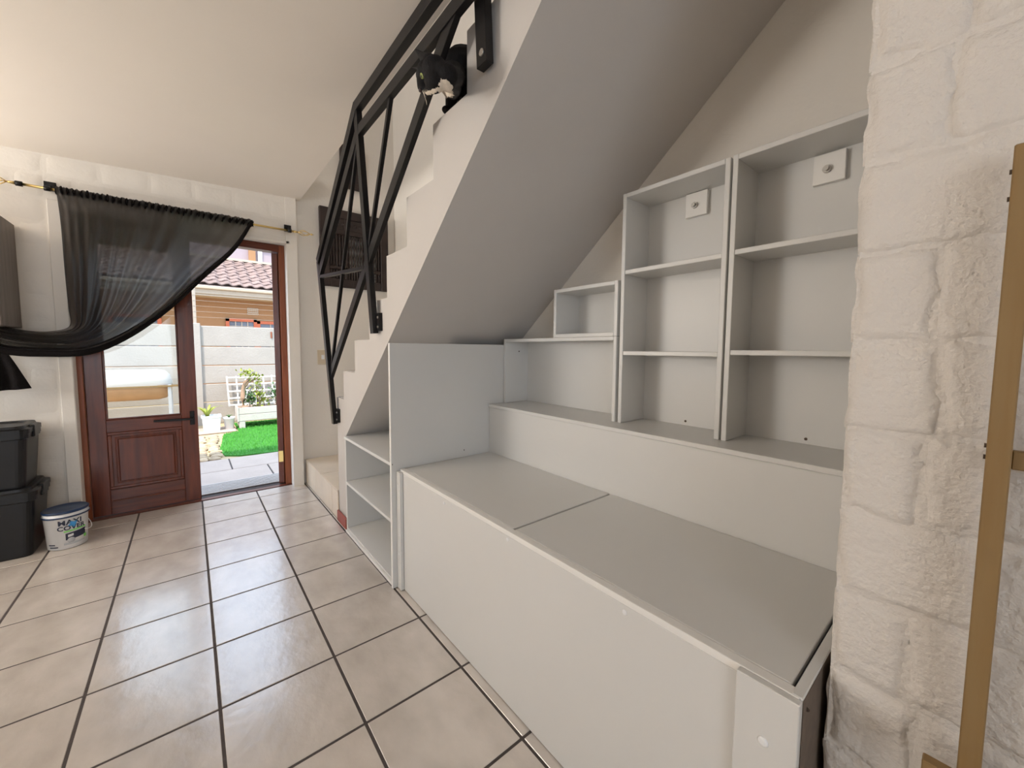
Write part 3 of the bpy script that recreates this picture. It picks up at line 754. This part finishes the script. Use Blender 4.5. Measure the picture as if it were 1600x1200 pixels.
sm = tmp.modifiers.new('s', 'SMOOTH'); sm.factor = .5; sm.iterations = 2
bpy.context.view_layer.update()
me2 = bpy.data.meshes.new_from_object(tmp.evaluated_get(bpy.context.evaluated_depsgraph_get())); bpy.data.objects.remove(tmp)
me2.materials.clear(); me2.name = 'cat'; me2.materials.append(M['furb']); me2.materials.append(M['furw'])
def inpoly(p, poly):
    c = False; j = len(poly)-1
    for i in range(len(poly)):
        (xi, yi), (xj, yj) = poly[i], poly[j]
        if (yi > p[1]) != (yj > p[1]) and p[0] < (xj-xi)*(p[1]-yi)/(yj-yi)+xi: c = not c
        j = i
    return c
bib = [(683, 142), (690, 124), (700, 126), (707, 134), (708, 150), (698, 154), (690, 148)]
chin = [(663, 144), (684, 136), (686, 142), (676, 147), (668, 149)]
for f in me2.polygons:
    q = proj(f.center); n = noise.noise(f.center*140)*3
    f.use_smooth = True
    if f.center.x < .80 and (inpoly((q[0]+n, q[1]+n), bib) or inpoly((q[0]+n*.4, q[1]+n*.4), chin)): f.material_index = 1
cat_t = thing('cat', (.85, 1.235, 1.943), 'black and white cat peering down through the balustrade from a stair tread', 'cat')
from mathutils.bvhtree import BVHTree
bvh = BVHTree.FromPolygons([v.co.copy() for v in me2.vertices], [tuple(p.vertices) for p in me2.polygons])
def onskin(u, v):
    d = Vector(ROT @ _c((u, v))).normalized(); h = bvh.ray_cast(Vector(EYE), d)
    return (h[0], h[1], d) if h[0] else (P(u, v, 0, HX), -d, d)
e0, en, ed = onskin(659, 118); n0, nn, _ = onskin(657, 141); w0, wn, _ = onskin(666, 140)
cb = link('body', me2, cat_t)
ey = MB().ball(e0-en*.0035, .0085, 12, (.8, .8, 1.25)).build('eye', 'eye', cat_t)
MB().ball(e0+en*.003-ed*.001, .0032, 8, (.6, .6, 1.6)).build('pupil', 'pupil', ey)
MB().ball(n0, .006, 8).build('nose', 'nose', cat_t)
for k in range(6):
    s_ = w0+Vector((0, .004*k-.01, .003*k-.006)); d = Vector((.004*k-.012, -.016+.004*k, -.050+.004*k)); MB().tube([s_, s_+d*.5+Vector((-.010, 0, .006)), s_+d*1.05], .0005, 4).build('whisker', 'furw', cat_t)

# ------------------------------------------------------------------ garden seen through the doorway
GZ = -.10
gd = struct(MB().box((-9, 3.76, GZ-.2), (12, 24, GZ-.012)).build('ground', 'soil'))
pv = struct(MB().box((-4, 3.77, GZ-.012), (4.5, 5.30, GZ-.006)).build('patio_base', 'grout'))
for i in range(12):
    for j in range(3):
        a = -3.9+i*.70+(.3 if j % 2 else 0); y0 = 3.785+j*.505
        if j == 0 and 0 <= 0: pass
        o = B('paving_slab', (a, y0, GZ-.02), (a+.688, y0+.495, GZ), 'paving', pv, .004)
gr = thing('drain_grate', (.35, 4.25, GZ), 'pale slatted drain grate set outside the door sill', 'grate')
B('frame', (-.10, 4.04, GZ+.0), (.95, 4.33, GZ+.008), 'grout', gr, .002)
for k in range(8): B('slat', (-.08, 4.048+k*.036, GZ+.008), (.93, 4.067+k*.036, GZ+.016), 'whitewood', gr, .002)
# lawn
lp = [(.27, 5.46), (.40, 5.36), (.75, 5.30), (1.2, 5.36), (4.4, 5.36), (4.4, 7.75), (.52, 7.75), (.52, 6.95), (.33, 6.8), (.28, 6.2), (.24, 5.8)]
ln = tag(MB().prism(lp, 2, GZ-.011, GZ+.004).build('lawn', 'lawn'), 'bright green artificial grass patch beyond the patio', 'lawn')
bm = bmesh.new()
for k in range(16000):
    x = random.uniform(.24, 2.6); y = random.uniform(5.3, 7.7)
    if not inpoly((x, y), lp): continue
    a = random.uniform(0, 6.28); h = random.uniform(.02, .04); wv = .004
    v = [bm.verts.new(p) for p in ((x-wv*math.cos(a), y-wv*math.sin(a), GZ), (x+wv*math.cos(a), y+wv*math.sin(a), GZ), (x+.012*math.sin(a*3), y+.012*math.cos(a*2), GZ+h))]; bm.faces.new(v)
me = bpy.data.meshes.new('blades'); bm.to_mesh(me); bm.free(); g = link('grass_blades', me, ln, 'blade'); g['kind'] = 'stuff'
# edging stones
def rock(name, c, sx, sy, sz, seed, m='stone', par=None):
    bm = bmesh.new(); bmesh.ops.create_icosphere(bm, subdivisions=2, radius=1)
    for v in bm.verts: v.co *= 1+.28*noise.noise(v.co*1.6+Vector((seed, seed*2, 0))); v.co = Vector((c[0]+v.co.x*sx, c[1]+v.co.y*sy, c[2]+v.co.z*sz))
    me = bpy.data.meshes.new(name); bm.to_mesh(me); bm.free(); return link(name, me, par, m)
k = 0
for j in range(13):
    for i in range(2):
        y = 5.33+j*.118; x = .06+i*.125+random.uniform(-.02, .02)+(.02 if j > 8 else 0)
        tag(rock('edging_stone', (x, y, GZ+.004), .058, .044, .026, k*1.7), 'rough tan stone laid along the grass edge', 'stone', 'tan edging stones'); k += 1
tag(MB().lathe((.92, 5.13, GZ), [(.16, .001), (.165, .03), (.15, .034), (.08, .034), (.001, .034)], 20).build('stepping_round', 'paving'), 'round grey stepping stone at the near edge of the grass', 'stepping stone')
# boundary wall of precast panels
YWL = 7.9
bw = tag(thing('boundary_wall', (0, YWL, GZ)), 'pale precast concrete garden wall of stacked panels', 'wall')
postx = [.09+1.52*k for k in range(-4, 4)]
zz = [GZ, .248, .545, .837, 1.140, 1.470]
for x in postx: B('post', (x-.06, YWL-.03, GZ-.05), (x+.06, YWL+.09, 1.50), 'concrete', bw, .008)
for a, b in zip(postx, postx[1:]):
    for z0, z1 in zip(zz, zz[1:]): B('panel', (a+.055, YWL+.005, z0+.004), (b-.055, YWL+.05, z1-.006), 'concrete', bw, .008)
nl = P(424, 523, 1, YWL); B('rusty_nail', (nl.x-.012, YWL-.01, nl.z-.06), (nl.x+.012, YWL+.005, nl.z+.05), 'frame', bw, .003)
# electric fence on the wall
ef = thing('electric_fence', (0, YWL+.03, 1.5), 'thin pale fence wires on a slim pole above the garden wall', 'fence')
for x in (.09, 4.6, -4.4): MB().box((x-.02, YWL+.02, 1.50), (x+.02, YWL+.05, 2.10), .003).build('pole', 'mesh', ef)
for k in range(6):
    z = 1.60+k*.085; MB().tube([(-4.4, YWL+.015, z), (-1.5, YWL+.015, z-.012), (.09, YWL+.015, z), (2.2, YWL+.015, z-.012), (4.6, YWL+.015, z)], .0018, 4).build('wire', 'mesh', ef)
# tank
tx0, tx1, tyc, tzc, tr_ = -1.75, -.20, 7.45, .60, .215
tk = thing('water_tank', (-.9, tyc, GZ), 'white horizontal cylinder tank with a tan underside on a metal stand by the garden wall', 'tank')
def half(up, m, nm, r):
    mb = MB(); prof = [(.02, tx0), (r*.6, tx0+.03), (r*.9, tx0+.08), (r, tx0+.16), (r, tx1-.16), (r*.9, tx1-.07), (r*.62, tx1-.02), (.02, tx1)]; n = 14; rings = []
    for rr, x in prof:
        rings.append([mb.bm.verts.new((x, tyc+rr*math.cos(math.pi*k/n), tzc+(1 if up else -1)*rr*math.sin(math.pi*k/n))) for k in range(n+1)])
    for a, b in zip(rings, rings[1:]):
        for k in range(n):
            f = mb.bm.faces.new((a[k], a[k+1], b[k+1], b[k])); f.smooth = True
    return mb.build(nm, m, tk)
half(True, 'tank', 'upper_shell', tr_); half(False, 'tanktan', 'lower_shell', tr_)
B('seam_band', (tx0+.15, tyc-tr_-.006, tzc-.03), (tx1-.15, tyc-tr_+.004, tzc+.006), 'tank', tk)
for x in (-.23, -1.6):
    for y in (7.25, 7.66): B('leg', (x-.018, y-.018, GZ), (x+.018, y+.018, tzc-.02), 'galv', tk)
    B('stand_rail', (x-.018, 7.25, tzc-.03), (x+.018, 7.66, tzc+.0), 'galv', tk)
B('stand_rail', (-1.75, 7.215, tzc-.025), (.0, 7.245, tzc-.005), 'pine', tk)
# planter, trellis and plants
YPL = 7.12
pl = thing('planter_box', (1.3, 7.3, GZ), 'long white plank planter box raised on short legs by the trellis', 'planter')
for z in (.015, .120): B('plank', (.545, YPL, z), (2.5, YPL+.022, z+.100), 'whitewood', pl, .004); B('plank', (.545, YPL+.38, z), (2.5, YPL+.402, z+.100), 'whitewood', pl, .004)
for x in (.523, 2.5): B('end_board', (x, YPL-.005, .01), (x+.022, YPL+.41, .225), 'whitewood', pl, .004)
for x in (.545, 2.42):
    for y in (YPL+.025, YPL+.30): B('leg', (x, y-.02, GZ+.0045), (x+.075, y+.055, .014), 'whitewood', pl, .004)
B('soil', (.55, YPL+.024, .02), (2.49, YPL+.378, .195), 'bark', pl, 0)
tl_ = thing('trellis', (1.3, 7.8, .18), 'white square lattice trellis leaning on the garden wall behind the planter', 'trellis')
def tp(x, z): return Vector((x, YWL-.06-.02*(.65-z), z))
for k in range(15): MB().bar(tp(.475+k*.125+.03*0, .16), tp(.455+k*.125, .66), .022, .010, (0, 1, 0)).build('slat', 'trel', tl_)
for k in range(5): MB().bar(tp(.46, .19+k*.112)+Vector((0, -.012, 0)), tp(2.26, .19+k*.112)+Vector((0, -.012, 0)), .022, .010, (0, 1, 0)).build('slat', 'trel', tl_)
def leaves(mb, c, n, spread, ln_, wd, mi=0, up=.5):
    for k in range(n):
        d = Vector((random.gauss(0, 1), random.gauss(0, 1), random.gauss(0, 1)+up)).normalized()
        s = Vector(c)+Vector((random.gauss(0, spread[0]), random.gauss(0, spread[1]), random.gauss(0, spread[2])))
        x = d.cross(Vector((0, 0, 1)));
        if x.length < .01: x = Vector((1, 0, 0))
        x.normalize(); y = x.cross(d)*.25; L = ln_*random.uniform(.7, 1.2); W = wd*random.uniform(.7, 1.2)
        v = [mb.bm.verts.new(s+p) for p in (Vector((0, 0, 0)), d*L*.5+x*W-y*W, d*L, d*L*.5-x*W-y*W, d*L*.5+y*W*.4)]
        for f in ((0, 1, 4), (1, 2, 4), (2, 3, 4), (3, 0, 4)): mb.bm.faces.new([v[i] for i in f]).material_index = mi
    return mb
tree = thing('succulent_tree', (.62, 7.25, .20), 'gnarled pale-trunk shrub with yellow-green crown in the planter', 'plant')
def pt(u, v, y=7.25): return P(u, v, 1, y)
MB().tube([pt(381, 640), pt(379, 622), pt(380, 607), pt(383, 597), pt(390, 592)], lambda t: .035-.016*t, 8).tube([pt(379, 610), pt(387, 598), pt(396, 594), pt(403, 590)], lambda t: .022-.012*t, 6).build('trunk', 'bark', tree)
mb = MB()
for (u, v, n) in ((384, 582, 34), (391, 584, 30), (397, 587, 24), (402, 592, 14), (379, 590, 8), (405, 597, 14)): leaves(mb, pt(u, v), n, (.045, .05, .028), .05, .018)
mb.build('crown', 'leaf', tree)
def bush(label, spots, m, name='leafy_plant', ln_=.06, wd=.018, z0=.19, grp=None):
    c = pt(spots[0][0], spots[0][1]); t = thing(name, (c.x, c.y, z0), label, 'plant', grp); mb = MB(); s = MB()
    for (u, v, n, sp) in spots: leaves(mb, pt(u, v), n, (sp, .04, sp), ln_, wd); q = pt(u, v); s.tube([(q.x+.01, q.y, z0), (q.x, q.y, q.z+.02)], .006, 5)
    mb.build('foliage', m, t); s.build('stem', 'bark', t)
bush('dark green low bush beside the gnarled shrub trunk', [(389, 620, 60, .045), (394, 626, 40, .04)], 'leafd')
bush('yellow-green climbing plant on the trellis in the planter', [(400, 602, 30, .035), (402, 612, 30, .03), (405, 622, 30, .04), (412, 627, 40, .05)], 'leaf')
bush('bushy green plant near the right end of the visible trellis', [(430, 612, 70, .045), (432, 622, 50, .05), (445, 616, 60, .05)], 'leafd')
rock('x', (.63, 7.2, .215), .06, .04, .03, 3.3, 'bark').name = 'planter_rock'
tag(bpy.data.objects['planter_rock'], 'brown rock lying at the foot of the gnarled shrub', 'rock')
pvv = tag(B('paver_slab', (-.05, 6.98, GZ-.008), (.50, 7.45, GZ+.012), 'paving', None, .006), 'pale slab under the white pots by the garden wall', 'slab')
GP = GZ+.012
p1 = thing('trough_pot', (.21, 7.2, GP), 'white rectangular plastic trough pot with a strappy plant beside the planter', 'pot')
loft([(.095, .085, .02, GP), (.108, .095, .02, GP+.195), (.118, .105, .02, GP+.197), (.118, .105, .02, GP+.222), (.105, .092, .02, GP+.222), (.10, .09, .02, GP+.20)], .215, 7.2, MB()).build('tub', 'white', p1)
p2 = thing('round_pot', (.425, 7.2, GP), 'small round white pot with a low succulent between trough and planter', 'pot')
MB().lathe((.425, 7.2, GP), [(.055, 0), (.068, .15), (.077, .152), (.077, .175), (.068, .175), (.06, .16), (.001, .16)], 20).build('tub', 'white', p2)
def strappy(name, label, c, n, L, m, cat='plant', wd=.014):
    mb = MB(); c = Vector(c)
    for k in range(n):
        a = 2*math.pi*k/n+random.uniform(-.3, .3); d = Vector((math.cos(a), math.sin(a), 0)); l = L*random.uniform(.7, 1.1); x = Vector((-d.y, d.x, 0)); pr = None
        for j in range(7):
            t = j/6; p = c+d*(l*.55*t)+Vector((0, 0, l*(1.15*t-.75*t*t))); w_ = wd*(1-t*.9)
            q = (mb.bm.verts.new(p+x*w_), mb.bm.verts.new(p-x*w_))
            if pr: mb.bm.faces.new((pr[0], pr[1], q[1], q[0]))
            pr = q
    o = mb.build(name, m); tag(o, label, cat); return o
strappy('strap_plant', 'pale green strap-leaved plant growing in the white trough', (.17, 7.2, GP+.20), 14, .34, 'leaf', wd=.022)
strappy('small_succulent', 'small dark green succulent growing in the round white pot', (.425, 7.2, GP+.16), 22, .10, 'leafd', wd=.012)

# ------------------------------------------------------------------ neighbour's house
YH = 11.9
ho = thing('neighbour_house', (1, 13, GZ), 'ochre neighbouring house with brown tiled roof and cream eaves beyond the garden wall', 'house')
MB().box((-6, YH, GZ), (7, YH+.2, 2.40)).build('wall', 'hwall', ho)
MB().box((-6, 13.45, 2.4), (7, 13.7, 4.7)).build('upper_wall', 'uwall', ho)
B('soffit_board', (-6, 11.40, 2.30), (7, YH, 2.34), 'fascia', ho, 0)
B('fascia_board', (-6, 11.36, 2.34), (7, 11.40, 2.47), 'fascia', ho, .004)
B('gutter', (-6, 11.28, 2.44), (7, 11.36, 2.52), 'fascia', ho, .015)
sl = math.atan2(3.50-2.55, 13.42-11.34)
def roof_pt(t): return (11.34+t*math.cos(sl), 2.55+t*math.sin(sl))
MB().prism([(11.34, 2.53), (13.45, 3.50), (13.45, 3.3), (11.5, 2.42)], 0, -6, 7).build('roof_deck', 'rtile', ho)
rl = .262; tw = .222
bm = bmesh.new()
prof = [(-tw/2, 0), (-tw*.25, .012), (0, .040), (tw*.22, .045), (tw*.4, .018), (tw/2+.01, 0)]
A = [bm.verts.new((x, 0, z+.022)) for x, z in prof]; Bv = [bm.verts.new((x, rl+.03, z)) for x, z in prof]; Cc = [bm.verts.new((x, 0, z-.002)) for x, z in prof]
for i in range(5): bm.faces.new((A[i], A[i+1], Bv[i+1], Bv[i])); bm.faces.new((Cc[i], Cc[i+1], A[i+1], A[i]))
tm = bpy.data.meshes.new('roof_tile'); bm.to_mesh(tm); bm.free(); tm.materials.append(M['rtile'])
for r in range(9):
    y, z = roof_pt(r*rl*.97)
    for k in range(33):
        o = bpy.data.objects.new('roof_tile', tm); COL.objects.link(o); o.location = (-2.4+k*tw+(0 if r % 2 else .02), y, z); o.rotation_euler = (sl, 0, 0); adopt(o, ho)
def hwin(x0, x1, z0, z1, nb):
    f = MB()
    for a, b, c, d in ((x0, x1, z1-.07, z1), (x0, x1, z0, z0+.07), (x0, x0+.07, z0, z1), (x1-.07, x1, z0, z1)): f.box((a, YH-.05, c), (b, YH+.01, d))
    fo = f.build('window', 'wframe', ho)
    B('pane', (x0+.07, YH-.01, z0+.07), (x1-.07, YH-.005, z1-.07), 'dglass', fo, 0)
    for k in range(1, nb): xx = x0+.07+(x1-x0-.14)*k/nb; B('burglar_bar', (xx-.012, YH-.03, z0+.07), (xx+.012, YH-.015, z1-.07), 'mesh', fo, 0)
    B('burglar_bar', (x0+.07, YH-.028, (z0+z1)/2+.35), (x1-.07, YH-.014, (z0+z1)/2+.37), 'mesh', fo, 0)
hwin(.72, 1.36, .75, 1.84, 4); hwin(1.36, 2.4, .75, 1.80, 4); hwin(-1.3, -.45, .75, 1.84, 4)
vt = B('air_vent', (1.17, YH-.015, 1.95), (1.40, YH+.0, 2.12), 'fascia', ho, .004)
for k in range(5):
    for j in range(3): B('vent_hole', (1.19+k*.042, YH-.018, 1.965+j*.052), (1.215+k*.042, YH-.0145, 1.995+j*.052), 'hwall', vt, 0)
uw = MB()
for a, b, c, d in ((1.62, 2.7, 3.88, 3.98), (1.62, 1.72, 3.50, 3.88), (2.6, 2.7, 3.50, 3.88)): uw.box((a, 13.38, c), (b, 13.46, d))
uf = uw.build('upper_window', 'white', ho); B('pane', (1.72, 13.42, 3.5), (2.6, 13.44, 3.88), 'uwall', uf, 0)
B('corner_strip', (1.40, 13.36, 3.45), (1.56, 13.46, 4.7), 'hwall', ho, 0)
B('flashing', (-6, 13.30, 3.50), (7, 13.46, 3.56), 'fascia', ho, 0)
